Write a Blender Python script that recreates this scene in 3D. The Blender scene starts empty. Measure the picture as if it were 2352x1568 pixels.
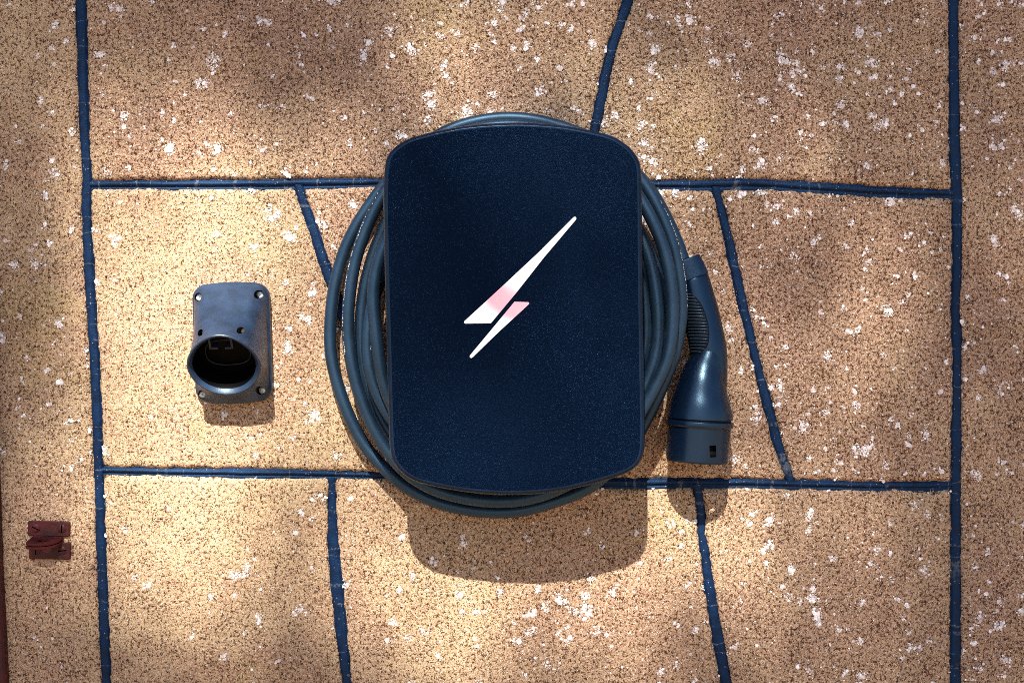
import bpy, bmesh, math, random
import numpy as np
from mathutils import Vector, Matrix, noise
from mathutils.geometry import delaunay_2d_cdt

random.seed(7)
rng = np.random.default_rng(7)
sc = bpy.context.scene
COL = sc.collection

# ------------------------------------------------------------------ camera, sky, sun, exposure
CAM_D = 1.5                       # metres from the wall
EYE = 1.25                        # height of the lens above the ground
MM = 0.0004376                    # metres on the wall per unit of the measuring grid
cam = bpy.data.cameras.new('camera')
cam.sensor_width = 36.0
cam.lens = 36.0 * CAM_D / (2352 * MM)
cam.clip_start = 0.05
cam.clip_end = 200.0
cam_ob = bpy.data.objects.new('camera', cam)
COL.objects.link(cam_ob)
cam_ob.location = (0, -CAM_D, EYE)
cam_ob.rotation_euler = (math.radians(90), 0, 0)
sc.camera = cam_ob

SUN = Vector((-0.12, -1.0, 1.02)).normalized()      # from the wall towards the sun
world = bpy.data.worlds.new('World')
sc.world = world
world.use_nodes = True
wn = world.node_tree.nodes
sky = wn.new('ShaderNodeTexSky')
sky.sky_type = 'NISHITA'
sky.sun_disc = False
sky.sun_elevation = math.asin(SUN.z)
sky.sun_rotation = math.atan2(SUN.x, SUN.y)
sky.air_density = 1.0
sky.dust_density = 0.4
sky.ozone_density = 2.0
bg = wn['Background']
bg.inputs['Strength'].default_value = 0.05
world.node_tree.links.new(sky.outputs[0], bg.inputs['Color'])

sun = bpy.data.lights.new('sun', 'SUN')
sun.energy = 5.0
sun.angle = math.radians(0.55)
sun.color = (1.0, 0.935, 0.81)
sun_ob = bpy.data.objects.new('sun', sun)
COL.objects.link(sun_ob)
sun_ob.location = (-0.6, -5, 6)
sun_ob.rotation_euler = SUN.to_track_quat('Z', 'Y').to_euler()

sc.view_settings.view_transform = 'Standard'
sc.view_settings.look = 'None'
sc.view_settings.exposure = 1.68
sc.view_settings.gamma = 1.0
sc.view_settings.use_curve_mapping = False
sc.cycles.use_denoising = False
sc.cycles.max_bounces = 4
sc.cycles.pixel_filter_type = 'BLACKMAN_HARRIS'
sc.cycles.filter_width = 0.9
sc.cycles.use_adaptive_sampling = True
sc.cycles.adaptive_threshold = 0.02

# ------------------------------------------------------------------ helpers
def W(x, y, d=0.0):
    """grid point (2352 x 1568, y down) at depth d (m) in front of the wall -> world"""
    k = MM * (1 - d / CAM_D)
    return Vector(((x - 1176) * k, -d, EYE + (784 - y) * k))

def empty(name, loc, label=None, cat=None, group=None, kind=None):
    o = bpy.data.objects.new(name, None)
    o.empty_display_size = 0.02
    COL.objects.link(o)
    o.location = loc
    tag(o, label, cat, group, kind)
    return o

def tag(o, label=None, cat=None, group=None, kind=None):
    if label: o['label'] = label
    if cat: o['category'] = cat
    if group: o['group'] = group
    if kind: o['kind'] = kind
    return o

def root_loc(p):
    v = Vector((0, 0, 0))
    while p is not None:
        v += p.location
        p = p.parent
    return v

def obj(name, verts, faces, m, parent=None, smooth=30, uv=None, origin=None):
    """one mesh object from world coordinates"""
    base = root_loc(parent)
    loc = (Vector(origin) - base) if origin is not None else Vector((0, 0, 0))
    off = np.array(base + loc)
    v = np.array([tuple(p) for p in verts], dtype=float) - off
    me = bpy.data.meshes.new(name)
    me.from_pydata(v.tolist(), [], [list(f) for f in faces])
    me.update()
    if uv is not None:
        lay = me.uv_layers.new(name='UVMap')
        for lp in me.loops:
            lay.data[lp.index].uv = uv[lp.vertex_index]
    if smooth is not None:
        me.polygons.foreach_set('use_smooth', [True] * len(me.polygons))
        if smooth < 180:
            me.set_sharp_from_angle(angle=math.radians(smooth))
    if m: me.materials.append(m)
    o = bpy.data.objects.new(name, me)
    COL.objects.link(o)
    o.location = loc
    if parent: o.parent = parent
    return o

def fix_normals(o):
    bm = bmesh.new(); bm.from_mesh(o.data)
    bmesh.ops.recalc_face_normals(bm, faces=bm.faces)
    bm.to_mesh(o.data); bm.free()

def rings(rs, cap0=True, cap1=True, closed=True):
    """loft: list of rings (equal counts) -> verts, faces"""
    n = len(rs[0]); v = [p for r in rs for p in r]; f = []
    m = n if closed else n - 1
    for i in range(len(rs) - 1):
        for j in range(m):
            a = i * n + j; b = i * n + (j + 1) % n
            f.append((a, b, b + n, a + n))
    if cap0: f.append(tuple(range(n - 1, -1, -1)))
    if cap1: f.append(tuple(range((len(rs) - 1) * n, len(rs) * n)))
    return v, f

def catmull(pts, closed=False, step=0.006):
    P = [np.array(p, float) for p in pts]
    n = len(P); out = []
    segs = n if closed else n - 1
    for i in range(segs):
        if closed:
            p0, p1, p2, p3 = P[i - 1], P[i], P[(i + 1) % n], P[(i + 2) % n]
        else:
            p0 = P[max(i - 1, 0)]; p1 = P[i]; p2 = P[i + 1]; p3 = P[min(i + 2, n - 1)]
        k = max(2, int(np.linalg.norm(p2 - p1) / step))
        for j in range(k):
            t = j / k
            out.append(0.5 * ((2 * p1) + (-p0 + p2) * t + (2 * p0 - 5 * p1 + 4 * p2 - p3) * t * t + (-p0 + 3 * p1 - 3 * p2 + p3) * t ** 3))
    if not closed: out.append(P[-1])
    return out

def smooth_path(p, it=6):
    p = np.array(p)
    for _ in range(it):
        q = p.copy()
        q[1:-1] = 0.25 * p[:-2] + 0.5 * p[1:-1] + 0.25 * p[2:]
        p = q
    return p

def tube(path, r, n=14, cap=True):
    path = [Vector(p) for p in path]
    rs = []; up = None
    for i, p in enumerate(path):
        t = (path[min(i + 1, len(path) - 1)] - path[max(i - 1, 0)]).normalized()
        if up is None:
            up = t.orthogonal().normalized()
        up = (up - t * up.dot(t)).normalized()
        s = t.cross(up)
        rr = r(i) if callable(r) else r
        rs.append([p + (up * math.cos(a) + s * math.sin(a)) * rr for a in [2 * math.pi * k / n for k in range(n)]])
    return rings(rs, cap, cap)

def join(parts):
    V = []; F = []
    for v, f in parts:
        b = len(V); V += list(v); F += [tuple(i + b for i in q) for q in f]
    return V, F

def box(c, sx, sy, sz, M=None):
    v = [Vector((x * sx / 2, y * sy / 2, z * sz / 2)) for x in (-1, 1) for y in (-1, 1) for z in (-1, 1)]
    if M is not None: v = [M @ p for p in v]
    v = [p + Vector(c) for p in v]
    f = [(0, 1, 3, 2), (4, 6, 7, 5), (0, 4, 5, 1), (2, 3, 7, 6), (0, 2, 6, 4), (1, 5, 7, 3)]
    return v, f

def boolean(o, cutters):
    for c in cutters:
        md = o.modifiers.new('cut', 'BOOLEAN'); md.object = c; md.operation = 'DIFFERENCE'; md.solver = 'EXACT'
    bpy.context.view_layer.update()
    dg = bpy.context.evaluated_depsgraph_get()
    me = bpy.data.meshes.new_from_object(o.evaluated_get(dg))
    o.modifiers.clear()
    old = o.data; o.data = me; bpy.data.meshes.remove(old)
    for c in cutters:
        bpy.data.objects.remove(c, do_unlink=True)

def bevel(o, w, seg=2, ang=35):
    bm = bmesh.new(); bm.from_mesh(o.data)
    bmesh.ops.remove_doubles(bm, verts=bm.verts, dist=1e-6)
    e = [e for e in bm.edges if len(e.link_faces) == 2 and e.calc_face_angle(0) > math.radians(ang)]
    bmesh.ops.bevel(bm, geom=e, offset=w, segments=seg, profile=0.6, affect='EDGES', clamp_overlap=True)
    bm.to_mesh(o.data); bm.free()
    o.data.polygons.foreach_set('use_smooth', [True] * len(o.data.polygons))
    o.data.set_sharp_from_angle(angle=math.radians(40))

# ------------------------------------------------------------------ materials
class N:
    def __init__(s, name):
        s.m = bpy.data.materials.new(name); s.m.use_nodes = True
        s.t = s.m.node_tree; s.n = s.t.nodes; s.l = s.t.links
        s.b = s.n['Principled BSDF']
    def new(s, t, **k):
        x = s.n.new('ShaderNode' + t)
        for a, v in k.items(): setattr(x, a, v)
        return x
    def put(s, v, sock):
        if hasattr(v, 'is_output') or isinstance(v, bpy.types.NodeSocket): s.l.new(v, sock)
        else: sock.default_value = v
    def math(s, op, a, b=0.0, c=0.0, clamp=False):
        x = s.new('Math', operation=op, use_clamp=clamp)
        s.put(a, x.inputs[0]); s.put(b, x.inputs[1]); s.put(c, x.inputs[2])
        return x.outputs[0]
    def noise(s, co, scale, detail=2, rough=0.5, col=False, dist=0.0):
        x = s.new('TexNoise'); s.l.new(co, x.inputs['Vector'])
        x.inputs['Scale'].default_value = scale; x.inputs['Detail'].default_value = detail
        x.inputs['Roughness'].default_value = rough; x.inputs['Distortion'].default_value = dist
        return x.outputs['Color' if col else 'Fac']
    def noise2(s, co, scale, detail=2, rough=0.5, col=False):
        o = s.noise(co, scale, detail, rough, col); o.node.noise_dimensions = '2D'
        return o
    def vor(s, co, scale, feature='F1', rand=1.0):
        x = s.new('TexVoronoi', feature=feature); s.l.new(co, x.inputs['Vector'])
        x.inputs['Scale'].default_value = scale; x.inputs['Randomness'].default_value = rand
        return x
    def ramp(s, v, lo, hi, a=0.0, b=1.0, smooth=True):
        x = s.new('MapRange'); x.interpolation_type = 'SMOOTHSTEP' if smooth else 'LINEAR'
        s.put(v, x.inputs['Value']); s.put(lo, x.inputs['From Min']); s.put(hi, x.inputs['From Max'])
        s.put(a, x.inputs['To Min']); s.put(b, x.inputs['To Max'])
        return x.outputs['Result']
    def mix(s, f, a, b, mode='MIX'):
        x = s.new('Mix', data_type='RGBA', blend_type=mode)
        s.put(f, x.inputs[0]); s.put(a if not isinstance(a, tuple) else (*a, 1), x.inputs[6]); s.put(b if not isinstance(b, tuple) else (*b, 1), x.inputs[7])
        return x.outputs[2]
    def pos(s):
        return s.new('NewGeometry').outputs['Position']
    def sep(s, v):
        x = s.new('SeparateXYZ'); s.l.new(v, x.inputs[0]); return x.outputs
    def add(s, a, b, k):
        y = s.new('VectorMath', operation='MULTIPLY_ADD'); s.l.new(b, y.inputs[0]); y.inputs[1].default_value = (k, k, k); s.l.new(a, y.inputs[2])
        return y.outputs[0]
    def bump(s, h, dist, strength=1.0, normal=None):
        x = s.new('Bump'); x.inputs['Strength'].default_value = strength; x.inputs['Distance'].default_value = dist
        s.l.new(h, x.inputs['Height'])
        if normal is not None: s.l.new(normal, x.inputs['Normal'])
        return x.outputs[0]
    def set(s, **k):
        nm = dict(col='Base Color', rough='Roughness', spec='Specular IOR Level', normal='Normal', metal='Metallic', emit='Emission Color', es='Emission Strength', coat='Coat Weight', cr='Coat Roughness')
        for a, v in k.items():
            if isinstance(v, tuple): v = (*v, 1)
            s.put(v, s.b.inputs[nm[a]])
        return s.m

def mat_stone():
    m = N('weathered_sandy_stone')
    xyz = m.sep(m.pos())
    cb = m.new('CombineXYZ'); m.l.new(xyz[0], cb.inputs[0]); m.l.new(xyz[2], cb.inputs[1])
    p = cb.outputs[0]
    # broad tone: golden and pinkish drifts; mauve-brown shade painted in, stone by stone
    big = m.sep(m.noise2(p, 5, 5, 0.62, col=True))
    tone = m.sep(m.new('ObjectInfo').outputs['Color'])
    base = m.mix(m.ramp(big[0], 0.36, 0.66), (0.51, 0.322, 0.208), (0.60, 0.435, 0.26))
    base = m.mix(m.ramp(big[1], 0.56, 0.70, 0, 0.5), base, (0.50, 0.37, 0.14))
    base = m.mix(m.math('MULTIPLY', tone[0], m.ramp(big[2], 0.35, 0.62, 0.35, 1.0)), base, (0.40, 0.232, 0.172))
    mid = m.noise2(p, 44, 5, 0.85)
    base = m.mix(m.ramp(mid, 0.50, 0.70, 0, 0.35), base, (0.29, 0.155, 0.082))
    # sand grain of all sizes: pale and lilac grains, dark gaps
    g = m.sep(m.noise2(p, 300, 3, 1.0, col=True))
    base = m.mix(m.ramp(g[1], 0.50, 0.66, 0, 0.80), base, (0.86, 0.70, 0.51))
    base = m.mix(m.ramp(g[2], 0.61, 0.70, 0, 0.5), base, (0.70, 0.58, 0.58))
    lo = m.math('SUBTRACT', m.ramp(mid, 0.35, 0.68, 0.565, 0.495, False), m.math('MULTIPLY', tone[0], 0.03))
    hi = m.math('ADD', lo, 0.065)
    gapm = m.ramp(g[0], lo, hi, 0, 0.95)
    base = m.mix(gapm, base, (0.052, 0.017, 0.009))
    h = m.math('MULTIPLY_ADD', g[0], -1.3, m.math('MULTIPLY', mid, 1.2))
    return m.set(col=base, rough=0.95, spec=0.12, normal=m.bump(h, 0.0022, 1.0))

def mat_mortar():
    m = N('blue_black_joint_mortar')
    uvn = m.new('UVMap'); uvn.uv_map = 'UVMap'
    uv = uvn.outputs[0]
    s = m.sep(uv)
    p = m.pos()
    n1 = m.noise(p, 90, 4, 0.65)
    m.b.inputs['Specular Tint'].default_value = (0.35, 0.62, 1.0, 1)
    col = m.mix(m.ramp(n1, 0.3, 0.75), (0.0016, 0.007, 0.028), (0.0035, 0.018, 0.064))
    # streaks of the jointing iron along the joint
    mp = m.new('CombineXYZ'); m.l.new(m.math('MULTIPLY', s[0], 9.0), mp.inputs[0]); m.l.new(m.math('MULTIPLY', s[1], 900.0), mp.inputs[1])
    st = m.noise(mp.outputs[0], 1.0, 3, 0.6)
    col = m.mix(m.ramp(st, 0.52, 0.78, 0, 0.40), col, (0.016, 0.036, 0.080))
    # hairline shrinkage cracks across the joint
    wob = m.math('MULTIPLY', m.math('SUBTRACT', m.noise(p, 160, 2, 0.6), 0.5), 0.006)
    u2 = m.math('ADD', s[0], wob)
    cb = m.new('CombineXYZ'); m.l.new(u2, cb.inputs[0])
    cv = m.vor(cb.outputs[0], 20, 'DISTANCE_TO_EDGE')
    crack = m.math('MULTIPLY', m.ramp(cv.outputs['Distance'], 0.009, 0.003), m.ramp(m.noise(p, 260, 2, 0.6), 0.40, 0.55))
    cfac = m.math('MULTIPLY', crack, 0.3)
    col = m.mix(cfac, col, (0.20, 0.23, 0.27))
    # grit stuck in the paint
    v = m.vor(p, 420); c = m.sep(v.outputs['Color'])
    gr = m.math('MULTIPLY', m.ramp(v.outputs['Distance'], 0.30, 0.15), m.ramp(c[0], 0.90, 0.91))
    col = m.mix(gr, col, m.mix(c[1], (0.24, 0.22, 0.26), (0.22, 0.15, 0.09)))
    h = m.math('ADD', m.noise(p, 500, 3, 0.65), m.math('MULTIPLY', st, 0.8))
    return m.set(col=col, rough=m.ramp(n1, 0.3, 0.7, 0.42, 0.60), spec=0.34, normal=m.bump(h, 0.0007, 0.8))

def mat_plain(name, col, rough, spec=0.5, bscale=None, bdist=0.0002, var=0.25, tint=(1, 1, 1), metal=0.0):
    m = N(name)
    tc = m.pos()
    n = m.noise(tc, 60, 3, 0.6)
    c = m.mix(m.ramp(n, 0.3, 0.7), tuple(x * (1 - var) for x in col), tuple(x * (1 + var) for x in col))
    kw = dict(col=c, rough=m.ramp(m.noise(tc, 25, 3, 0.6), 0.3, 0.7, rough * 0.9, min(1, rough * 1.1)), spec=spec, metal=metal)
    if bscale: kw['normal'] = m.bump(m.noise(tc, bscale, 2, 0.6), bdist, 1.0)
    m.b.inputs['Specular Tint'].default_value = (*tint, 1)
    return m.set(**kw)

def mat_sparkle():
    """textured moulded front: spark-eroded grain that glints"""
    m = N('textured_dark_navy_plastic')
    p = m.pos()
    v = m.vor(p, 1000)
    c = m.sep(v.outputs['Color'])
    h = m.math('ADD', m.noise(p, 1300, 2, 0.6), m.math('MULTIPLY', c[0], 0.35))
    col = m.mix(m.ramp(m.noise(p, 800, 2, 0.7), 0.35, 0.7), (0.0002, 0.0012, 0.005), (0.0005, 0.003, 0.011))
    m.b.inputs['Specular Tint'].default_value = (0.15, 0.40, 1.0, 1)
    nrm = m.bump(h, 0.00045, 1.0)
    return m.set(col=col, rough=m.math('ADD', m.ramp(c[1], 0, 1, 0.20, 0.34), m.ramp(m.noise(p, 9, 3, 0.6), 0.35, 0.65, 0.0, 0.14)), spec=0.19, normal=nrm)

def mat_led():
    m = N('lit_logo_diffuser')
    p = m.pos(); s = m.sep(p)
    z = m.math('ADD', s[2], m.math('MULTIPLY', s[0], 0.5))
    w = m.noise(p, 26, 1, 0.4)
    z = m.math('ADD', z, m.math('MULTIPLY', m.math('SUBTRACT', w, 0.5), 0.03))
    zp = EYE + 0.0365
    band = m.math('MULTIPLY', m.ramp(z, zp - 0.020, zp - 0.006), m.ramp(z, zp + 0.024, zp + 0.006))
    col = m.mix(m.math('MULTIPLY', band, 0.95), (1.0, 0.98, 1.0), (1.0, 0.30, 0.38))
    lav = m.math('MULTIPLY', m.ramp(z, EYE + 0.07, EYE + 0.10), m.ramp(z, EYE + 0.15, EYE + 0.12))
    col = m.mix(m.math('MULTIPLY', lav, 0.8), col, (0.80, 0.78, 1.0))
    cy = m.ramp(z, EYE + 0.135, EYE + 0.165)
    col = m.mix(m.math('MULTIPLY', cy, 0.8), col, (0.74, 0.92, 1.0))
    return m.set(col=(0.22, 0.22, 0.24), rough=0.3, emit=col, es=0.32)

M_STONE = mat_stone()
M_MORT = mat_mortar()
M_PLATE = mat_sparkle()
M_RIM = mat_plain('satin_rim_plastic', (0.0025, 0.008, 0.024), 0.28, 0.36, tint=(0.4, 0.68, 1.0))
M_BODY = mat_plain('dark_body_plastic', (0.006, 0.011, 0.022), 0.5, 0.4, 900, 0.0002)
M_CABLE = mat_plain('cable_rubber', (0.0075, 0.018, 0.037), 0.45, 0.9, 1300, 0.00005, 0.2, tint=(0.36, 0.66, 1.0))
M_PLUG = mat_plain('connector_plastic', (0.0010, 0.0040, 0.013), 0.29, 0.75, 1500, 0.00007, 0.1, tint=(0.4, 0.68, 1.0))
M_PLUG2 = mat_plain('connector_cap_plastic', (0.003, 0.011, 0.034), 0.5, 0.45, 1500, 0.0001, 0.1, tint=(0.4, 0.68, 1.0))
M_GRIP = mat_plain('grip_rubber', (0.0015, 0.003, 0.007), 0.6, 0.2, 900, 0.0001, 0.1, tint=(0.5, 0.7, 1.0))
M_RIB = mat_plain('grip_rib_edge', (0.018, 0.030, 0.050), 0.35, 0.6, None, 0, 0.1, tint=(0.6, 0.8, 1.0))
M_HOLD = mat_plain('holster_plastic', (0.011, 0.023, 0.052), 0.40, 0.65, 1100, 0.00012, 0.3, tint=(0.6, 0.8, 1.0))
M_HOLDIN = mat_plain('shaded_holster_plastic', (0.0006, 0.0008, 0.0015), 0.5, 0.08, None, 0, 0.1)  # holster plastic near black: shade of the mouth put into the colour
M_STEEL = mat_plain('zinc_screw', (0.72, 0.75, 0.80), 0.36, 0.5, 900, 0.0001, 0.1, (1, 1, 1), 0.5)
M_RED = mat_plain('old_red_paint', (0.042, 0.003, 0.005), 0.5, 0.3, 260, 0.0006, 0.45)
M_DARK = mat_plain('dark_void', (0.003, 0.003, 0.004), 0.8, 0.1)
M_PRINT = mat_plain('cable_print', (0.55, 0.58, 0.62), 0.6, 0.2)
M_LED = mat_led()

# ------------------------------------------------------------------ ground
def ground():
    m = N('paved_ground')
    p = m.pos()
    c = m.mix(m.ramp(m.noise(p, 3, 4, 0.6), 0.3, 0.7), (0.21, 0.125, 0.07), (0.30, 0.19, 0.11))
    c = m.mix(m.ramp(m.noise(p, 160, 3, 0.7), 0.45, 0.65, 0, 0.6), c, (0.15, 0.09, 0.06))
    mm = m.set(col=c, rough=0.9, spec=0.2, normal=m.bump(m.noise(p, 150, 3, 0.6), 0.002))
    o = obj('ground', [(-40, -60, 0), (40, -60, 0), (40, 0.15, 0), (-40, 0.15, 0)], [(0, 1, 2, 3)], mm, smooth=None)
    tag(o, kind='structure')
ground()

# ------------------------------------------------------------------ the wall: cast stones and dark joints
JV = {   # joints running down: x = f(y), half width
 'a': [(-1900, 150, 12), (-400, 172, 12), (0, 184.5, 11.8), (125, 187.3, 10.3), (250, 191, 10.2), (312, 192.5, 10.5), (375, 197, 11), (406, 198, 10.2), (490, 197, 10.2), (650, 205, 10.5), (813, 214.8, 10.3), (940, 221, 10), (1074, 225.4, 9.6), (1200, 229, 10), (1315, 233.3, 10.4), (1568, 243, 10), (2000, 258, 10), (3200, 290, 10)],
 'b': [(-400, 1560, 13), (0, 1443, 13), (106, 1407.5, 11.5), (170, 1391, 10.5), (244, 1378, 12), (292, 1368, 9.5), (420, 1345, 11)],
 'c': [(400, 678, 10), (430, 686, 10.5), (473, 700, 11), (510, 714, 11.5), (570, 733, 11.5), (630, 753, 11), (760, 800, 11), (900, 850, 11), (1100, 912, 11)],
 'd': [(410, 1640, 10), (432, 1644.6, 9.5), (549, 1674.5, 10.5), (680, 1702.5, 10.5), (802, 1731, 9.5), (924, 1762, 11.5), (1013, 1785.5, 11.5), (1097, 1813.5, 9.5), (1130, 1826, 10)],
 'e': [(1090, 762, 9), (1115, 762, 9), (1243, 764, 12), (1377, 776, 12), (1545, 794, 10), (1568, 797, 10), (2000, 838, 11)],
 'f': [(1090, 1600, 10), (1111, 1601, 10.5), (1167, 1610, 10.2), (1215, 1613, 9.5), (1228, 1612, 7.5), (1240, 1616, 9.5), (1299, 1623, 12), (1393, 1637, 12.5), (1468, 1650, 12.5), (1543, 1664, 12), (1568, 1669, 12), (2000, 1745, 12)],
 'g': [(-1900, 2150, 12), (-400, 2183, 12), (0, 2191.5, 11.5), (200, 2193, 11.5), (367, 2195, 12), (440, 2199, 11.5), (618, 2200, 10), (711, 2195, 8.5), (760, 2199, 11), (858, 2199, 10), (1000, 2198, 11), (1107, 2197, 11), (1568, 2196, 11), (2200, 2190, 11), (3200, 2180, 11)],
 'h': [(-1900, 3420, 12), (3200, 3400, 12)],
}
JH = {   # joints running across: y = f(x), half width
 'p': [(-900, -390, 11), (170, -400, 11), (2200, -390, 11), (3500, -395, 11)],
 'q': [(170, 424, 10), (208, 424, 10), (330, 424, 10), (585, 423, 11), (674, 421.5, 12), (780, 420, 11.5), (873, 418.5, 9.5), (1176, 420, 10), (1400, 424, 10), (1490, 424.5, 9.5), (1629, 424, 12.5), (1720, 422, 12), (1800, 425, 11.5), (1900, 432, 12), (2000, 438, 12.5), (2100, 443, 12), (2180, 444, 9.5), (2230, 444, 9.5)],
 'r': [(200, 1080, 9), (236, 1081, 9), (450, 1085, 9), (674, 1087.5, 9.5), (842, 1091, 8.5), (950, 1098, 9), (1200, 1106, 10), (1488, 1110, 10.5), (1560, 1108, 10.5), (1640, 1109, 11), (1720, 1110, 10.5), (1800, 1112, 10), (1900, 1114, 10), (2000, 1116, 10), (2100, 1116, 10.5), (2190, 1115, 9.5), (2240, 1115, 9.5)],
 's': [(-900, 1960, 11), (200, 1965, 11), (2200, 1955, 11), (3500, 1960, 11)],
}
def fn(tab, k):
    a = np.array(tab[k], float)
    return (lambda t: np.interp(t, a[:, 0], a[:, 1])), (lambda t: np.interp(t, a[:, 0], a[:, 2] * 0.97))
def rag(t, seed, amp=3.4):
    t = np.atleast_1d(t)
    return np.array([noise.noise((v / 9.0, seed * 7.3, 0.5)) * amp * 0.8 + noise.noise((v / 26.0, seed * 3.1, 9.5)) * amp + noise.noise((v / 3.6, seed * 5.7, 3.5)) * amp * 0.5 for v in t])

wall = empty('stone_wall', (0, 0, 0), 'sandy stone block wall with pale lichen and dark blue joints', 'wall')

def height(x, z):
    return noise.noise((x * 9, z * 9, 1.0)) * 0.0016 + noise.noise((x * 45, z * 45, 3.0)) * 0.0009 + noise.noise((x * 170, z * 170, 6.0)) * 0.0006

def stone(L, R, T, B, pitch, seed, tone=0.3):
    """region between joint curves; L,R,T,B are joint keys or plain numbers"""
    def vx(k, side):
        if isinstance(k, str):
            c, h = fn(JV, k)
            return lambda y: c(y) + side * (h(y) + rag(y, seed + ord(k) + side))
        return lambda y: np.full(np.shape(np.atleast_1d(y)), float(k))
    def hy(k, side):
        if isinstance(k, str):
            c, h = fn(JH, k)
            return lambda x: c(x) + side * (h(x) + rag(x, seed * 2 + ord(k) + side))
        return lambda x: np.full(np.shape(np.atleast_1d(x)), float(k))
    fl, fr, ft, fb = vx(L, 1), vx(R, -1), hy(T, 1), hy(B, -1)
    def corner(fx, fy):
        x, y = None, 0.0
        y = float(fy(np.array([1000.0]))[0])
        for _ in range(12):
            x = float(fx(np.array([y]))[0]); y = float(fy(np.array([x]))[0])
        return x, y
    tl, tr, br, bl = corner(fl, ft), corner(fr, ft), corner(fr, fb), corner(fl, fb)
    st = pitch * 0.75
    def span(a, b): return np.linspace(a, b, max(3, int(abs(b - a) / st) + 1))
    o = []
    cr = 7.0
    xs = span(tl[0] + cr, tr[0] - cr); o += list(zip(xs, ft(xs)))
    ys = span(tr[1] + cr, br[1] - cr); o += list(zip(fr(ys), ys))
    xs = span(br[0] - cr, bl[0] + cr); o += list(zip(xs, fb(xs)))
    ys = span(bl[1] - cr, tl[1] + cr); o += list(zip(fl(ys), ys))
    o = np.array(o)
    x0, y0 = o.min(0); x1, y1 = o.max(0)
    gx, gy = np.meshgrid(np.arange(x0, x1, pitch), np.arange(y0, y1, pitch))
    gx = gx.ravel() + rng.uniform(-.3, .3, gx.size) * pitch; gy = gy.ravel() + rng.uniform(-.3, .3, gy.size) * pitch
    def clear(x, y):
        return np.minimum(np.minimum(x - fl(y), fr(y) - x), np.minimum(y - ft(x), fb(x) - y))
    cd = clear(gx, gy); k = cd > pitch * 0.7
    gx, gy, cd = gx[k], gy[k], cd[k]
    pts = [Vector(p) for p in o] + [Vector(p) for p in zip(gx, gy)]
    n = len(o)
    res = delaunay_2d_cdt(pts, [], [list(range(n))], 1, 1e-4)
    vv, ff, ov = res[0], res[2], res[3]
    cdall = np.concatenate([np.zeros(n), cd])
    V = []
    for i, p in enumerate(vv):
        src = ov[i]
        c = cdall[src[0]] if src else 0.0
        x, z = p.x * MM, p.y * MM
        h = height(x, z)
        e = max(0.0, 1 - c / (12.0 + 7.0 * noise.noise((x * 60, z * 60, 12.0))))
        h -= 0.0034 * e * e
        V.append(Vector(((p.x - 1176) * MM, -h, EYE + (784 - p.y) * MM)))
    F = [tuple(f) for f in ff]
    # skirt back into the wall
    edge = {}
    for f in F:
        for a, b in zip(f, f[1:] + f[:1]):
            edge[(a, b)] = edge.get((a, b), 0) + 1
    back = {}
    for (a, b) in [e for e in edge if (e[1], e[0]) not in edge]:
        for q in (a, b):
            if q not in back:
                back[q] = len(V); V.append(V[q] + Vector((0, 0.03, 0)))
        F.append((b, a, back[a], back[b]))
    cen = Vector((float((x0 + x1) / 2 - 1176) * MM, 0, EYE + (784 - float(y0 + y1) / 2) * MM))
    s = obj('stone', V, F, M_STONE, wall, smooth=180, origin=cen)
    fix_normals_front(s)
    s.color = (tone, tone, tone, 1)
    return s

def fix_normals_front(s):
    me = s.data
    # first faces must look towards -y
    c = sum(1 for p in list(me.polygons)[:50] if p.normal.y < 0)
    if c < 25:
        me.flip_normals()

PF, PC = 6.5, 24
FR = -8       # left end of the wall against the door post
for i, a in enumerate([
    (FR - 30, 'a', 'p', 's', 7.5),
    ('a', 'b', 'p', 'q', PF), ('b', 'g', 'p', 'q', PF),
    ('a', 'c', 'q', 'r', PF), ('c', 'd', 'q', 'r', PF), ('d', 'g', 'q', 'r', PF),
    ('a', 'e', 'r', 's', PF), ('e', 'f', 'r', 's', PF), ('f', 'g', 'r', 's', PF),
    ('g', 'h', 'p', 's', 9),
    (FR - 30, 'a', -1500, 'p', PC), ('a', 'g', -1500, 'p', PC), ('g', 'h', -1500, 'p', PC),
    (FR - 30, 'a', 's', 3000, PC), ('a', 'g', 's', 3000, PC), ('g', 'h', 's', 3000, PC),
    ]):
    stone(a[0], a[1], a[2], a[3], a[4], i + 1, (0.25, 0.55, 0.72, 0.05, 0.6, 0.75, 0.10, 0.35, 0.50, 0.62, 0.4, 0.5, 0.6, 0.3, 0.3, 0.5)[i])  # last value: painted shade, low on golden left stones, high top and right

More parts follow.
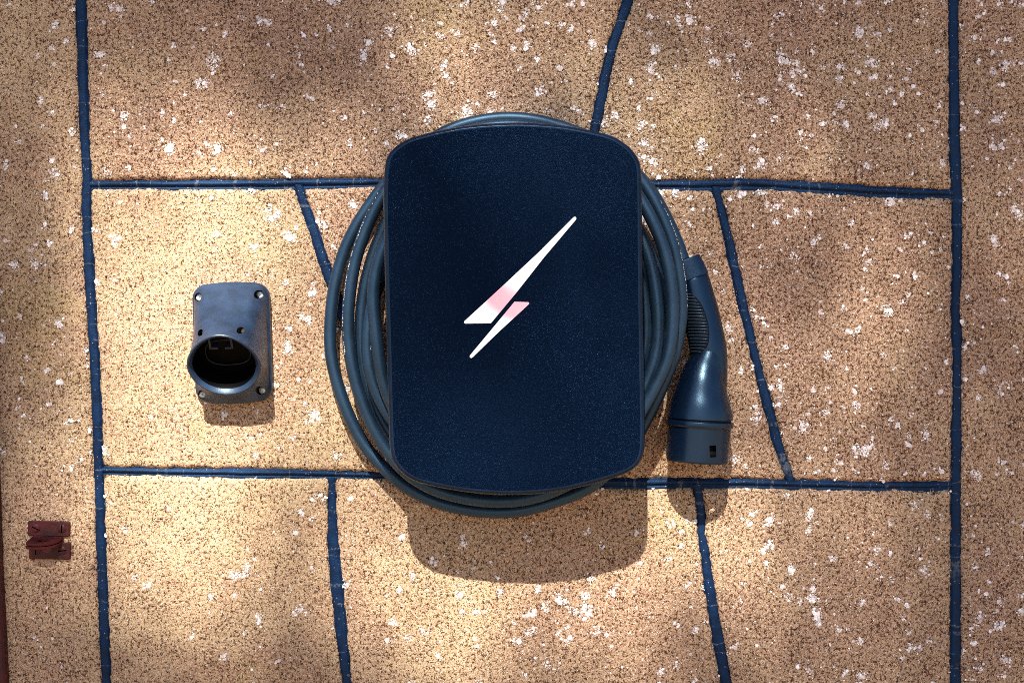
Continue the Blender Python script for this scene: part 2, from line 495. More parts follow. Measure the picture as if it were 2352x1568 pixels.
# lichen crusts, grit and pebbles bedded in the stone faces
def jdist(x, y):
    """distance (grid units) to the nearest joint edge"""
    d = 1e9
    for k, a in JV.items():
        if a[0][0] <= y <= a[-1][0]:
            c, h = fn(JV, k); d = min(d, abs(x - float(c(y))) - float(h(y)))
    for k, a in JH.items():
        if a[0][0] <= x <= a[-1][0]:
            c, h = fn(JH, k); d = min(d, abs(y - float(c(x))) - float(h(x)))
    return d
def flake(V, F, x, y, r, lift, rr, n=9, sq=1.0, dome=0.0, ang=None):
    z0 = EYE + (784 - y) * MM; x0 = (x - 1176) * MM
    hh = height(x * MM, y * MM) + lift
    a0 = rr.uniform(0, 6.28); b = len(V); ca, sa = math.cos(a0), math.sin(a0)
    V.append((x0, -hh - dome, z0))
    for ring_, drop in ((0.62, 0.12), (1.0, 1.0)) if dome else ((1.0, 0.35),):
        for k in range(n):
            q = r * ring_ * (rr.uniform(0.72, 1.18) if not dome else rr.uniform(0.85, 1.1)); a = 2 * math.pi * k / n
            u = q * math.cos(a); w = q * math.sin(a) * sq
            V.append((x0 + u * ca - w * sa, -hh - (dome * (1 - drop) if dome else 0) + (0.0008 * drop if dome else lift * drop + 0.0001), z0 + u * sa + w * ca))
    for k in range(n): F.append((b, b + 1 + k, b + 1 + (k + 1) % n))
    if dome:
        for k in range(n):
            p_, q_ = b + 1 + k, b + 1 + (k + 1) % n
            F.append((p_, p_ + n, q_ + n, q_))
def scatter():
    rr = random.Random(21)
    V, F = [], []; V2, F2 = [], []
    X0, X1, Y0, Y1 = -30, 2900, -380, 1940
    def dens(x, y):
        c = noise.noise((x / 260, y / 260, 5.0)) * 0.55 + noise.noise((x / 80, y / 80, 8.0)) * 0.55
        b = 0.46 + 0.30 * min(1, (x - 800) / 1100) + 0.28 * max(0, (700 - y) / 700) - (0.18 if (y > 1100 and x < 900) else 0)
        return b + c
    n = 0
    for _ in range(5600):
        x, y = rr.uniform(X0, X1), rr.uniform(Y0, Y1)
        if rr.random() > dens(x, y) * 0.75: continue
        k = min(70, int(rr.lognormvariate(2.35, 0.95)))
        sp = 1.55 * math.sqrt(k) * rr.uniform(0.7, 1.3); el = rr.uniform(0.5, 1.0); an = rr.uniform(0, 3.14)
        for _ in range(k):
            u, w = rr.gauss(0, sp * 0.62), rr.gauss(0, sp * 0.62 * el)
            px, py = x + u * math.cos(an) - w * math.sin(an), y + u * math.sin(an) + w * math.cos(an)
            if jdist(px, py) < 1.5: continue
            flake(V, F, px, py, min(0.0030, rr.lognormvariate(-7.35, 0.48)), rr.uniform(0.0003, 0.0009), rr, rr.choice((6, 7, 8)))
    for _ in range(26000):
        x, y = rr.uniform(X0, X1), rr.uniform(Y0, Y1)
        if rr.random() > dens(x, y) or jdist(x, y) < 2: continue
        flake(V, F, x, y, min(0.0020, rr.lognormvariate(-7.75, 0.45)), rr.uniform(0.0003, 0.0008), rr, 6)
    ml = N('pale_lichen'); p = ml.pos()
    nz = ml.noise(p, 380, 2, 0.7)
    il = ml.new('NewGeometry').outputs['Random Per Island']
    lc = ml.mix(ml.ramp(il, 0.15, 0.75), (0.60, 0.52, 0.50), (0.88, 0.88, 0.93))
    mm = ml.set(col=ml.mix(ml.ramp(nz, 0.38, 0.56, 0.5, 0.0), lc, (0.42, 0.36, 0.38)), rough=0.9, spec=0.15)
    o = obj('lichen', V, F, mm, wall, smooth=None); tag(o, kind='stuff'); fix_normals_front(o)
    # dark grit and a few coloured pebbles
    for _ in range(12000):
        x, y = rr.uniform(X0, X1), rr.uniform(Y0, Y1)
        if rr.random() > 0.62 + 0.6 * noise.noise((x / 200, y / 200, 15.0)) or jdist(x, y) < 2: continue
        big = rr.random() < 0.12
        r = rr.uniform(0.0010, 0.0019) if big else rr.uniform(0.0004, 0.0010)
        flake(V2, F2, x, y, r, 0.0, rr, 7, rr.uniform(0.55, 1), r * 0.45)
    mg = N('bedded_grit'); p = mg.pos()
    isl = mg.new('NewGeometry').outputs['Random Per Island']
    c = mg.mix(mg.ramp(isl, 0.0, 0.75, 0, 1, False), (0.012, 0.008, 0.010), (0.035, 0.018, 0.012))
    c = mg.mix(mg.ramp(isl, 0.80, 0.81), c, (0.035, 0.055, 0.085))
    c = mg.mix(mg.ramp(isl, 0.87, 0.88), c, (0.28, 0.085, 0.03))
    c = mg.mix(mg.ramp(isl, 0.91, 0.92), c, (0.60, 0.43, 0.28))
    c = mg.mix(mg.ramp(isl, 0.975, 0.98), c, (0.10, 0.14, 0.075))
    mm = mg.set(col=c, rough=0.6, spec=0.3)
    o = obj('grit', V2, F2, mm, wall, smooth=60); tag(o, kind='stuff'); fix_normals_front(o)
scatter()

# rough back of the joints
obj('backing', *box((0.30, 0.10, EYE + 0.02), 1.63, 0.17, 2.15), M_MORT, wall, smooth=None)

PROFILE_H = [(-1.35, -3.6), (-0.95, -2.6), (-0.7, -1.2), (-0.38, -0.15), (-0.05, 0.0), (0.16, -0.7), (0.32, -2.3), (0.5, -2.9), (0.75, -2.3), (1.0, -1.8), (1.35, -2.6)]
PROFILE_V = [(-1.35, -3.4), (-0.95, -2.2), (-0.8, -1.0), (-0.5, -0.5), (0.0, -0.3), (0.5, -0.5), (0.8, -1.0), (0.95, -2.2), (1.35, -3.4)]
def joint(tab, k, t0, t1, horiz, drop):
    c, h = fn(tab, k)
    ts = np.arange(t0, t1, 5.0)
    prof = PROFILE_H if horiz else PROFILE_V
    V = []; UV = []; F = []
    sd = ord(k)
    for i, t in enumerate(ts):
        cc = float(c(t)); hh = float(h(t))
        wv = noise.noise((t / 60, sd, 1.0)) * 0.10
        for j, (u, d) in enumerate(prof):
            nn = noise.noise((t / 14, u * 3, sd)) * 0.25 + noise.noise((t / 70, u * 1.5, sd + 4)) * 0.45
            dd = (d + nn - drop) * 0.001
            uu = u + wv
            x, y = (t, cc + uu * hh) if horiz else (cc + uu * hh, t)
            V.append(((x - 1176) * MM, -dd, EYE + (784 - y) * MM)); UV.append((t * MM + sd, u * 0.005 + sd))
    n = len(prof)
    for i in range(len(ts) - 1):
        for j in range(n - 1):
            a = i * n + j
            q = (a, a + 1, a + n + 1, a + n)
            F.append(q if not horiz else q[::-1])
    o = obj('mortar_joint', V, F, M_MORT, wall, smooth=180, uv=UV)
    fix_normals_front(o)
for k, t0, t1 in (('a', -1500, 3000), ('g', -1500, 3000), ('h', -1500, 3000), ('b', -398, 425), ('c', 424, 1096), ('d', 428, 1110), ('e', 1098, 1958), ('f', 1112, 1950)):
    joint(JV, k, t0, t1, False, 0.5 if k in 'bdf' else 0.0)
for k, t0, t1 in (('p', -38, 3412), ('q', 198, 2198), ('r', 228, 2196), ('s', -38, 3412)):
    joint(JH, k, t0, t1, True, 0.35)

# ------------------------------------------------------------------ red door post at the left edge
def door_post():
    x0, x1 = -0.62, None
    r = empty('door_post', (W(-90, 784).x, 0, 0.0), 'dark red painted timber door post at the wall end', 'door post')
    rs = []
    for z, xr in ((0.0, W(20, 0, 0.012).x), (W(0, 1560).z, W(12.0, 0, 0.012).x), (W(0, 1330).z, W(0.0, 0, 0.012).x), (W(0, 1000).z, W(-12, 0, 0.012).x), (2.2, W(-60, 0, 0.012).x)):
        xl = xr - 0.075
        c = 0.002
        rs.append([(xl, 0.03, z), (xr, 0.03, z), (xr, -0.012 + c, z), (xr - c, -0.012, z), (xl + c, -0.012, z), (xl, -0.012 + c, z)])
    v, f = rings(rs)
    o = obj('post', v, f, M_RED, r, smooth=30)
    fix_normals(o)
    v, f = box((W(-200, 0).x - 0.03, 0.04, 1.1), 0.10, 0.02, 2.2)
    obj('rebate', v, f, M_RED, r, smooth=None)
door_post()

# ------------------------------------------------------------------ wall charger
D = 0.101
chg = empty('wall_charger', W(1180, 715, 0), 'black wall charger box with curved top and lit white lightning bolt', 'charger')
OUT = [(879.5, 480), (880, 420), (881, 397), (887, 362), (904, 339), (935.6, 318.5), (970, 307.7), (1013.7, 297), (1076, 286.7), (1138.7, 281.5), (1200, 280), (1278.6, 285), (1337, 294), (1396, 307.5), (1425, 321), (1450.5, 340.7), (1466, 362), (1473, 383), (1475, 420), (1476, 480), (1478, 700), (1481, 900), (1482.5, 984), (1479.5, 1038.6), (1464.7, 1070), (1430, 1091.5), (1344.5, 1117), (1258.5, 1133), (1166.9, 1137.6), (1086.6, 1133), (1000.7, 1119), (943.5, 1101.6), (907.6, 1070), (895, 1035.7), (891, 955), (887, 800), (882, 620)]
out = catmull([W(x, y, D - 0.004) for x, y in OUT], True, 0.004)
out = np.array(out)[:, [0, 2]]
def offset(pl, d):
    t = np.roll(pl, -1, 0) - np.roll(pl, 1, 0)
    t /= np.linalg.norm(t, axis=1)[:, None]
    nrm = np.stack([t[:, 1], -t[:, 0]], 1)     # inward for clockwise-in-image outline
    return pl + nrm * d
cen = out.mean(0)
tst = offset(out, 0.001)
sgn = 1 if np.linalg.norm(tst - cen, axis=1).mean() < np.linalg.norm(out - cen, axis=1).mean() else -1
def ring(ins, d):
    q = offset(out, sgn * ins)
    return [Vector((a, -d, b)) for a, b in q]
# cover shell: side, rounded shoulder, fine raised bead round the front
v, f = rings([ring(0.012, 0.078), ring(0.0035, 0.078), ring(0.0012, 0.082), ring(0.0, 0.090), ring(0.0003, 0.0945), ring(0.0010, 0.0975), ring(0.0020, 0.0990), ring(0.0029, 0.0996), ring(0.0034, 0.1006), ring(0.0038, 0.1008), ring(0.0052, 0.1008)], True, False)
o = obj('cover', v, f, M_RIM, chg, smooth=50); fix_normals(o)
# front face, slightly domed
def dome(p, d0):
    q = (p - cen) / np.array([0.125, 0.18]); return d0 + 0.0008 * max(0.0, 1 - float(q @ q))
rs = []
base = offset(out, sgn * 0.0051)
for k in (1.0, 0.97, 0.85, 0.6, 0.3, 0.02):
    rs.append([Vector((a, -dome(np.array((a, b)), 0.1008), b)) for a, b in (cen + (base - cen) * k)])
v, f = rings(rs, False, True)
o = obj('front_panel', v, f, M_PLATE, chg, smooth=60); fix_normals(o)
# back body between cover and wall
def rrect(cx, cy, hx, hy, r, n=8):
    o = []
    for sx, sy, a0 in ((1, 1, 0), (-1, 1, 90), (-1, -1, 180), (1, -1, 270)):
        for i in range(n + 1):
            a = math.radians(a0 + 90 * i / n)
            o.append((cx + sx * (hx - r) + r * math.cos(a), cy + sy * (hy - r) + r * math.sin(a)))
    return o
c0 = W(1182, 712, 0.05)
rs = [[Vector((a, -d, b)) for a, b in rrect(c0.x, c0.z, 0.108 + e, 0.100 + e, 0.03)] for d, e in ((-0.002, 0), (0.008, 0), (0.012, -0.003), (0.074, -0.003), (0.081, 0.0))]
v, f = rings(rs)
o = obj('back_box', v, f, M_BODY, chg, smooth=40); fix_normals(o)
# lightning bolt, two lit pieces with rounded tips
def piece(pts, r):
    """polygon (crop grid) with rounded corners -> raised lens"""
    P = [np.array((980.0 + (x * 0.4209) / 1.6327, 453.2 + (y * 0.4209) / 1.6327)) for x, y in pts]
    P = [np.array((W(x, y, D).x, W(x, y, D).z)) for x, y in P]
    n = len(P); o = []
    for i in range(n):
        a, b, c = P[i - 1], P[i], P[(i + 1) % n]
        u = (a - b) / np.linalg.norm(a - b); w = (c - b) / np.linalg.norm(c - b)
        th = math.acos(np.clip(u @ w, -1, 1)); rr = r[i]
        if rr <= 0: o.append(b); continue
        t = rr / math.tan(th / 2)
        ctr = b + (u + w) / np.linalg.norm(u + w) * rr / math.sin(th / 2)
        p0 = b + u * t; p1 = b + w * t
        a0 = math.atan2(*(p0 - ctr)[::-1]); a1 = math.atan2(*(p1 - ctr)[::-1])
        da = (a1 - a0 + math.pi) % (2 * math.pi) - math.pi
        for k in range(7):
            an = a0 + da * k / 6
            o.append(ctr + rr * np.array((math.cos(an), math.sin(an))))
    rs = [[Vector((p[0], -d, p[1])) for p in o] for d in (0.0995, 0.1022)]
    v, f = rings(rs)
    q = obj('bolt_light', v, f, M_LED, chg, smooth=30); fix_normals(q)
piece([(312, 1125), (700, 768), (1002, 486), (1299, 187), (1308, 178), (1320, 174), (1331, 179), (1333, 190), (1327, 203), (1046, 535), (800, 848), (572, 1121)], [0.0014, 0, 0, 0, 0, 0, 0, 0, 0, 0, 0, 0.0006])
piece([(782, 930), (930, 934), (640, 1200), (409, 1425), (398, 1430), (387, 1427), (383, 1417), (388, 1404), (585, 1168)], [0.0006, 0.0012, 0, 0, 0, 0, 0, 0, 0])
# light seam under the cover
# ------------------------------------------------------------------ charging cable, coiled round the charger
CR = 0.0062
cab = empty('charging_cable', W(1164, 725, 0.03), 'long dark cable coiled round the charger, hanging with its vehicle connector', 'charging cable')
CP = [
 # leaves the connector, up the right side and over the top
 (1572, 604, 22), (1566, 585, 21), (1551, 545, 20), (1524, 487, 20), (1482, 420, 20), (1400, 345, 20), (1290, 303, 20), (1164, 290, 20), (1030, 318, 19), (940, 372, 18), (880, 428, 17),
 (857, 460, 17), (817, 520, 16), (788, 583, 15), (766.5, 665, 15), (758.5, 747, 15), (760.4, 821, 15), (780, 898, 15), (806, 965, 15), (840, 1027, 16), (887, 1079, 18), (929, 1117, 19), (1000, 1153, 20), (1086, 1172, 22), (1144, 1175.5, 24), (1201, 1172, 26), (1287, 1147, 28), (1359, 1116, 31), (1438, 1040, 36), (1494, 945, 44), (1522, 885, 48), (1548, 818, 51), (1562, 756, 52), (1566.5, 707, 52), (1564, 658, 52), (1550, 576, 52), (1526, 507, 52), (1502, 458, 50), (1473, 413, 48),
 (1400, 340, 48), (1306, 297, 48), (1225, 275, 48), (1170, 271, 47), (1124, 274, 45), (1063, 287, 44), (1000, 314, 43), (930, 380, 41), (880, 446, 40), (848, 508, 40), (818, 590, 40), (804, 665, 40), (798.5, 747, 40), (805, 821, 40), (822.7, 898, 40), (851.6, 972, 40), (884, 1028, 40), (932, 1085, 42), (1000, 1126, 43), (1086, 1147, 44), (1144, 1151, 46), (1201, 1148, 48), (1287, 1121, 52), (1380, 1060, 57), (1460, 965, 62), (1510, 880, 65), (1531, 833, 66), (1542, 789, 66), (1545.7, 723, 66), (1543.5, 658, 66), (1528, 580, 66), (1515, 542, 66), (1495, 500, 65), (1474, 463, 63), (1410, 378, 61),
 (1300, 312, 60), (1230, 293, 59), (1164, 288, 58), (1095, 296, 55), (1020, 325, 49), (945, 395, 38), (892, 500, 29), (852, 600, 26), (834, 680, 25), (828, 740, 25), (832, 821, 25), (848, 898, 26), (874, 960, 28), (935, 1040, 31), (1050, 1105, 36), (1164, 1120, 41), (1300, 1082, 46), (1420, 990, 49), (1485, 880, 50), (1508, 810, 50), (1513, 745, 50), (1506, 660, 48), (1486, 575, 45), (1440, 490, 42),
 (1320, 385, 44), (1164, 352, 50), (1010, 400, 58), (925, 490, 64), (884, 560, 66), (865, 610, 66), (856.5, 665, 66), (857.5, 710, 66), (862, 747, 66), (870, 821, 65), (879, 872, 64), (905, 940, 62), (965, 1025, 58), (1080, 1085, 48), (1200, 1085, 38), (1330, 1045, 26), (1430, 945, 17), (1505, 830, 14), (1528, 745, 13), (1520, 650, 13), (1480, 550, 13), (1400, 440, 13), (1300, 370, 13), (1164, 340, 13), (1010, 380, 13), (930, 470, 13), (880, 580, 13), (862, 680, 13), (860, 760, 13), (868, 850, 13), (895, 940, 13), (960, 1030, 14), (1080, 1078, 16), (1200, 1078, 20), (1330, 1030, 28), (1430, 940, 26), (1478, 820, 26), (1484, 715, 26), (1455, 570, 26), (1360, 440, 26), (1164, 385, 26), (1000, 440, 32), (915, 555, 40), (866, 660, 46), (847, 740, 50), (843, 800, 51), (848, 845, 51), (860, 890, 51), (882, 935, 51), (925, 995, 49), (1010, 1055, 46), (1110, 1060, 45), (1164, 1020, 45), (1180, 960, 45)]
path = smooth_path(catmull([W(x, y, d / 1000) for x, y, d in CP], False, 0.006), 5)
v, f = tube(path, CR, 20)
o = obj('cable', v, f, M_CABLE, cab, smooth=180)
cable_ob = o
# printed lettering that runs along the sheath: rows of tiny white characters
def print_run(keys, ang, seed, size=0.0011, name='printed_text'):
    q = np.array(smooth_path(catmull([W(x, y, d / 1000) for x, y, d in keys], False, 0.001), 20))
    V = []; F = []; rr = random.Random(seed); i = 3
    while i < len(q) - 6:
        w = rr.choice((1, 1, 2))
        p = Vector(q[i]); t = (Vector(q[i + 2]) - Vector(q[i - 2])).normalized()
        out_ = Vector((0, -1, 0)); out_ = (out_ - t * out_.dot(t)).normalized()
        s = t.cross(out_)
        nrm = (out_ * math.cos(ang) + s * math.sin(ang)); tan = nrm.cross(t)
        b = p + nrm * (CR + 0.00012)
        for k in range(rr.choice((1, 2))):
            c = b + tan * (rr.uniform(-.3, .3) * size)
            L = t * 0.0006 * w; H = tan * size * rr.uniform(.25, .5)
            j = len(V); V += [c - L - H, c + L - H, c + L + H, c - L + H]; F.append((j, j + 1, j + 2, j + 3))
        i += w + rr.choice((1, 1, 1, 2, 5))
    t = obj(name, V, F, M_PRINT, cable_ob, smooth=None)
    tag(t, kind='stuff')
print_run([(880, 446, 40), (848, 508, 40), (818, 590, 40), (804, 665, 40), (798.5, 747, 40), (805, 821, 40)], 0.78, 3)
print_run([(847, 740, 50), (843, 800, 51), (848, 845, 51), (860, 890, 51), (882, 935, 51)], -0.7, 4)
print_run([(1566.5, 707, 52), (1564, 658, 52), (1550, 576, 52), (1526, 507, 52), (1502, 458, 50)], 0.85, 5)

# ------------------------------------------------------------------ connector at the cable end
def section(c, t, hw, hd, n=40, sq=2.0):
    """ring round centre c, tangent t in the wall plane"""
    t = Vector(t).normalized(); out_ = Vector((0, -1, 0)); s = t.cross(out_).normalized()
    r = []
    for k in range(n):
        a = 2 * math.pi * k / n
        ca, sa = math.cos(a), math.sin(a)
        e = 2.0 / sq
        r.append(c + s * (hw * math.copysign(abs(ca) ** e, ca)) + out_ * (hd * math.copysign(abs(sa) ** e, sa)))
    return r
def loft(secs, n=40, sq=2.0, cap=(True, True), sub=4):
    """secs: (x, y, half-width grid units, depth mm, half-depth mm); splined"""
    K = []
    for x, y, hw, d, hd in secs:
        p = W(x, y, d / 1000); K.append((p.x, p.y, p.z, hw * MM * (1 - d / 1000 / CAM_D), hd / 1000))
    P = []
    for i in range(len(K) - 1):
        p0 = np.array(K[max(i - 1, 0)]); p1 = np.array(K[i]); p2 = np.array(K[i + 1]); p3 = np.array(K[min(i + 2, len(K) - 1)])
        for j in range(sub):
            t = j / sub
            P.append(0.5 * ((2 * p1) + (-p0 + p2) * t + (2 * p0 - 5 * p1 + 4 * p2 - p3) * t * t + (-p0 + 3 * p1 - 3 * p2 + p3) * t ** 3))
    P.append(np.array(K[-1]))
    rs = []
    for i, p in enumerate(P):
        a, b = P[max(i - 1, 0)], P[min(i + 1, len(P) - 1)]
        rs.append(section(Vector(p[:3]), Vector(b[:3]) - Vector(a[:3]), p[3], p[4], n, sq))
    return rs

HAND = [(1583, 622, 34, 24.2, 13.5), (1588.6, 637.5, 36, 24.9, 14.5), (1590.6, 643, 38.3, 25, 15.5), (1598, 670, 39.5, 26, 16), (1607, 705, 40.5, 27, 16.5), (1618.5, 756, 41.5, 29, 17), (1626, 795, 42, 31, 17.2), (1631, 830, 40, 32, 17), (1637, 870, 34, 33, 16), (1646, 905, 24, 34, 13), (1652, 925, 12, 35, 8)]
HOUS = [(1626, 755, 14, 29.5, 8), (1628, 790, 28, 31, 14.6), (1626, 818, 37.5, 32.2, 18.2), (1621, 840, 45, 33, 20), (1615, 868, 52.5, 34, 24), (1610.5, 900, 61, 34.5, 27), (1608.5, 928, 69, 35, 30), (1608, 950, 74.5, 35, 31.6), (1607.5, 961, 76, 35, 32)]
hs = loft(HAND)
v, f = rings(hs)
con = obj('connector', *rings(loft(HOUS)), M_PLUG, cab, smooth=50)
tag(con, 'dark vehicle plug with ribbed grip hanging at the coil')
fix_normals(con)
o = obj('handle', v, f, M_PLUG, con, smooth=50); fix_normals(o)
# square-cut end cap where the cable enters
o = obj('end_cap', *rings(loft([(1571.5, 597, 36.5, 23, 15), (1581, 619, 38, 24, 15.6), (1589.7, 640.5, 39, 25, 16)], sq=2.6)), M_PLUG2, con, smooth=40)
fix_normals(o); bevel(o, 0.0008, 2)
# collar ring and sleeve
ax0 = W(1607.2, 964, 0.035); ax1 = W(1601.3, 1060, 0.035)
ax = (ax1 - ax0).normalized()
def turned(prof, n=120):
    """prof: (distance along axis from ax0 in mm, radius mm)"""
    out_ = Vector((0, -1, 0)); s = ax.cross(out_).normalized()
    return [[ax0 + ax * (a / 1000) + (s * math.cos(2 * math.pi * k / n) + out_ * math.sin(2 * math.pi * k / n)) * (r / 1000) for k in range(n)] for a, r in prof]
o = obj('groove', *rings(turned([(-1.5, 30.6), (1.2, 30.6)])), M_GRIP, con, smooth=40); fix_normals(o)
o = obj('collar', *rings(turned([(0.6, 28), (0.6, 32.0), (1.2, 32.9), (2.2, 33.2), (4.6, 33.2), (5.8, 32.9), (6.6, 32.0), (6.6, 28)])), M_PLUG, con, smooth=35); fix_normals(o)
L = (ax1 - ax0).length * 1000
slv = obj('sleeve', *rings(turned([(6.0, 27), (6.0, 30.9), (L - 1.6, 30.3), (L, 29.4), (L, 27.2), (12, 27.2)]), True, True), M_PLUG, con, smooth=35); fix_normals(slv)
cut = []
for (x, y, sx, sz) in ((1637, 1036, 0.0066, 0.0115), (1537.5, 1029.5, 0.0032, 0.0112)):
    p = W(x, y, 0.062)
    M = Matrix.Rotation(math.radians(-3.5), 3, 'Y')
    cut.append(obj('cutter', *box((p.x, -0.058, p.z), sx, 0.045, sz, M), M_PLUG, None, None))
for c in cut: fix_normals(c)
boolean(slv, cut)
slv.data.polygons.foreach_set('use_smooth', [False] * len(slv.data.polygons))
o = obj('insert', *rings(turned([(8, 25.5), (L - 9, 25.5)])), M_DARK, con, smooth=40); fix_normals(o)
# ribbed grip on the inner side of the handle
hsV = hs
def on_handle(x, y):
    """front surface point of the handle at grid (x, y)"""
    best = None
    rows = []
    for r in hsV:
        fr_ = [p for p in r if True]
        rows.append(r)
    # ray from the lens through the grid point
    o_ = cam_ob.location; dirv = (W(x, y, 0) - o_).normalized()
    return ray(o_, dirv)
from mathutils.bvhtree import BVHTree
BV = BVHTree.FromPolygons([tuple(p) for p in v] if False else [tuple(p) for r in hs for p in r], [q for q in rings(hs, False, False)[1]])
def ray(o_, d_):
    h = BV.ray_cast(o_, d_)
    return (h[0], h[1]) if h[0] is not None else (None, None)
bx = [(1581.5, 671), (1596.2, 680.7), (1609.4, 697), (1619.2, 718.5), (1625.8, 743), (1628.2, 764.4), (1627.4, 785.7), (1620.9, 800.5), (1609.4, 810.3), (1589.7, 818.6)]
bxa = np.array(bx)
def grip_right(y): return float(np.interp(y, bxa[:, 1], bxa[:, 0]))
ys = np.linspace(672, 817, 30); rows = []
for y in ys:
    xr = grip_right(y); xl = 1545 + (y - 672) * 0.28
    row = []
    for k in range(14):
        x = xr + (xl - xr) * k / 13
        p, nrm = on_handle(x, y)
        if p is None:
            row.append(row[-1] + Vector((-0.0005, 0.0012, 0)) if row else None)
        else:
            if nrm.y > 0: nrm = -nrm
            row.append(p + nrm * 0.00035)
    if row[0] is not None: rows.append(row)
V = [p for r in rows for p in r]; F = []
for i in range(len(rows) - 1):
    for j in range(13):
        a = i * 14 + j; F.append((a, a + 1, a + 15, a + 14))
o = obj('grip', V, F, M_GRIP, con, smooth=180)
if sum(p.normal.y for p in o.data.polygons) > 0: o.data.flip_normals()
# seam bead round the grip
edge = [r[0] for r in rows]
o = obj('grip_edge', *tube(smooth_path(edge, 2), 0.0005, 8), M_GRIP, con, smooth=180)
y = 676.0
while y < 815.5:
    xr = grip_right(y) - 1.5; xl = 1548 + (y - 672) * 0.28
    pts = []
    for k in range(10):
        x = xr + (xl - xr) * k / 9
        p, nrm = on_handle(x, y - 1.0 * math.sin(math.pi * k / 9) - k * 0.12)
        if p is None: break
        if nrm.y > 0: nrm = -nrm
        pts.append(p + nrm * 0.0006)
    if len(pts) > 2:
        obj('rib', *tube(pts, 0.00062, 6), M_RIB, con, smooth=180)
    y += 7.35

# ------------------------------------------------------------------ connector holster on the left
HC = W(534.5, 787, 0.006)
hol = empty('connector_holster', (HC.x, 0, HC.z), 'dark plastic connector holster with round open mouth screwed to sunlit stone', 'holster')
ROT = Matrix.Rotation(math.radians(-2.0), 3, 'Y')
def H(x, d, z):
    """holster millimetres -> world"""
    p = ROT @ Vector((x / 1000, -d / 1000, z / 1000))
    return p + Vector((HC.x, 0, HC.z))
NB = 96
def base_ring(ins, n=NB):
    hx, hz, r = 38.6 - ins, 57.2 - ins, 12.0
    rr = rrect(0, 0, hx, hz, r, 12)
    P = np.array(rr); P = np.vstack([P, P[:1]])
    sg = np.linalg.norm(np.diff(P, axis=0), axis=1); s = np.concatenate([[0], np.cumsum(sg)])
    t = np.linspace(0, s[-1], n, endpoint=False)
    q = np.stack([np.interp(t, s, P[:, 0]), np.interp(t, s, P[:, 1])], 1)
    q[:, 1] += np.sign(q[:, 1]) * np.clip(1 - (q[:, 0] / hx) ** 2, 0, 1) * 3.6 * np.clip(np.abs(q[:, 1]) / hz, 0, 1) ** 4
    return q
TIL = math.radians(35); LC = (-1.0, 52.0, -21.5)
ANG = None
b0 = base_ring(0)
ANG = np.arctan2(b0[:, 1] / 57.2, b0[:, 0] / 38.6)
def mouth(r, off, squash=1.0):
    """ring of the tilted mouth; off = mm along its outward axis"""
    q = []
    for a in ANG:
        ca, sa = math.cos(a), math.sin(a)
        rx = r * (1 - 0.07 * max(0, sa) ** 2)
        u = rx * ca; w = r * sa * squash
        # slightly narrower top: shoulders slope
        u *= 1 - 0.10 * max(0.0, sa)
        d = LC[1] + w * math.sin(TIL) + off * math.cos(TIL)
        z = LC[2] + w * math.cos(TIL) - off * math.sin(TIL)
        q.append(np.array((LC[0] + u, d, z)))
    return np.array(q)
def flat(ins, d):
    q = base_ring(ins); return np.stack([q[:, 0], np.full(NB, d), q[:, 1]], 1)
RS = [flat(2, 0.0), flat(0.4, 0.0), flat(0.0, 1.2), flat(0.0, 7.5), flat(0.7, 9.6), flat(2.2, 10.8)]
r0 = flat(2.2, 10.8); r1 = mouth(35.6, -1.2)
up = np.clip(b0[:, 1] / 57.2, 0, 1)[:, None]
for s in np.linspace(0.06, 0.97, 16):
    fx = 1 - (1 - s) ** 1.15
    gd_flat = s ** 1.9
    gd = s ** (1.25 - 0.3 * up[:, 0])
    q = r0 + (r1 - r0) * np.stack([np.full(NB, fx), gd, np.full(NB, fx)], 1)
    RS.append(q)
RS += [r1, mouth(36.0, 0.0), mouth(35.4, 0.9), mouth(34.4, 1.0), mouth(30.8, -2.6), mouth(30.2, -6.0), mouth(29.5, -30.0), mouth(20.0, -30.5)]
v, f = rings([[H(*p) for p in r] for r in RS])
NIN = len(RS) - 4
shell = obj('shell', v, f, M_HOLD, hol, smooth=40)
shell.data.materials.append(M_HOLDIN)
for i, pl in enumerate(shell.data.polygons):
    if NIN * NB <= i < (len(RS) - 1) * NB or i == len(f) - 1: pl.material_index = 1
fix_normals(shell)
cuts = []
SCR = [(-31.0, 46.5), (29.5, 47.0), (28.5, -48.5), (-31.0, -50.5)]
def cyl(x, z, d0, d1, r, n=28):
    return rings([[H(x + r * math.cos(2 * math.pi * k / n), d, z + r * math.sin(2 * math.pi * k / n)) for k in range(n)] for d in (d0, d1)])
for x, z in SCR:
    c = obj('cutter', *cyl(x, z, 6.5, 40, 4.5), M_HOLDIN, None, None); fix_normals(c); cuts.append(c)
for x, z in ((-21.5, 10.5), (17.5, 11.5)):
    c = obj('cutter', *cyl(x, z, 34, 90, 3.3, 20), M_HOLDIN, None, None); fix_normals(c); cuts.append(c)
boolean(shell, cuts)
shell.data.polygons.foreach_set('use_smooth', [True] * len(shell.data.polygons))
shell.data.set_sharp_from_angle(angle=math.radians(38))
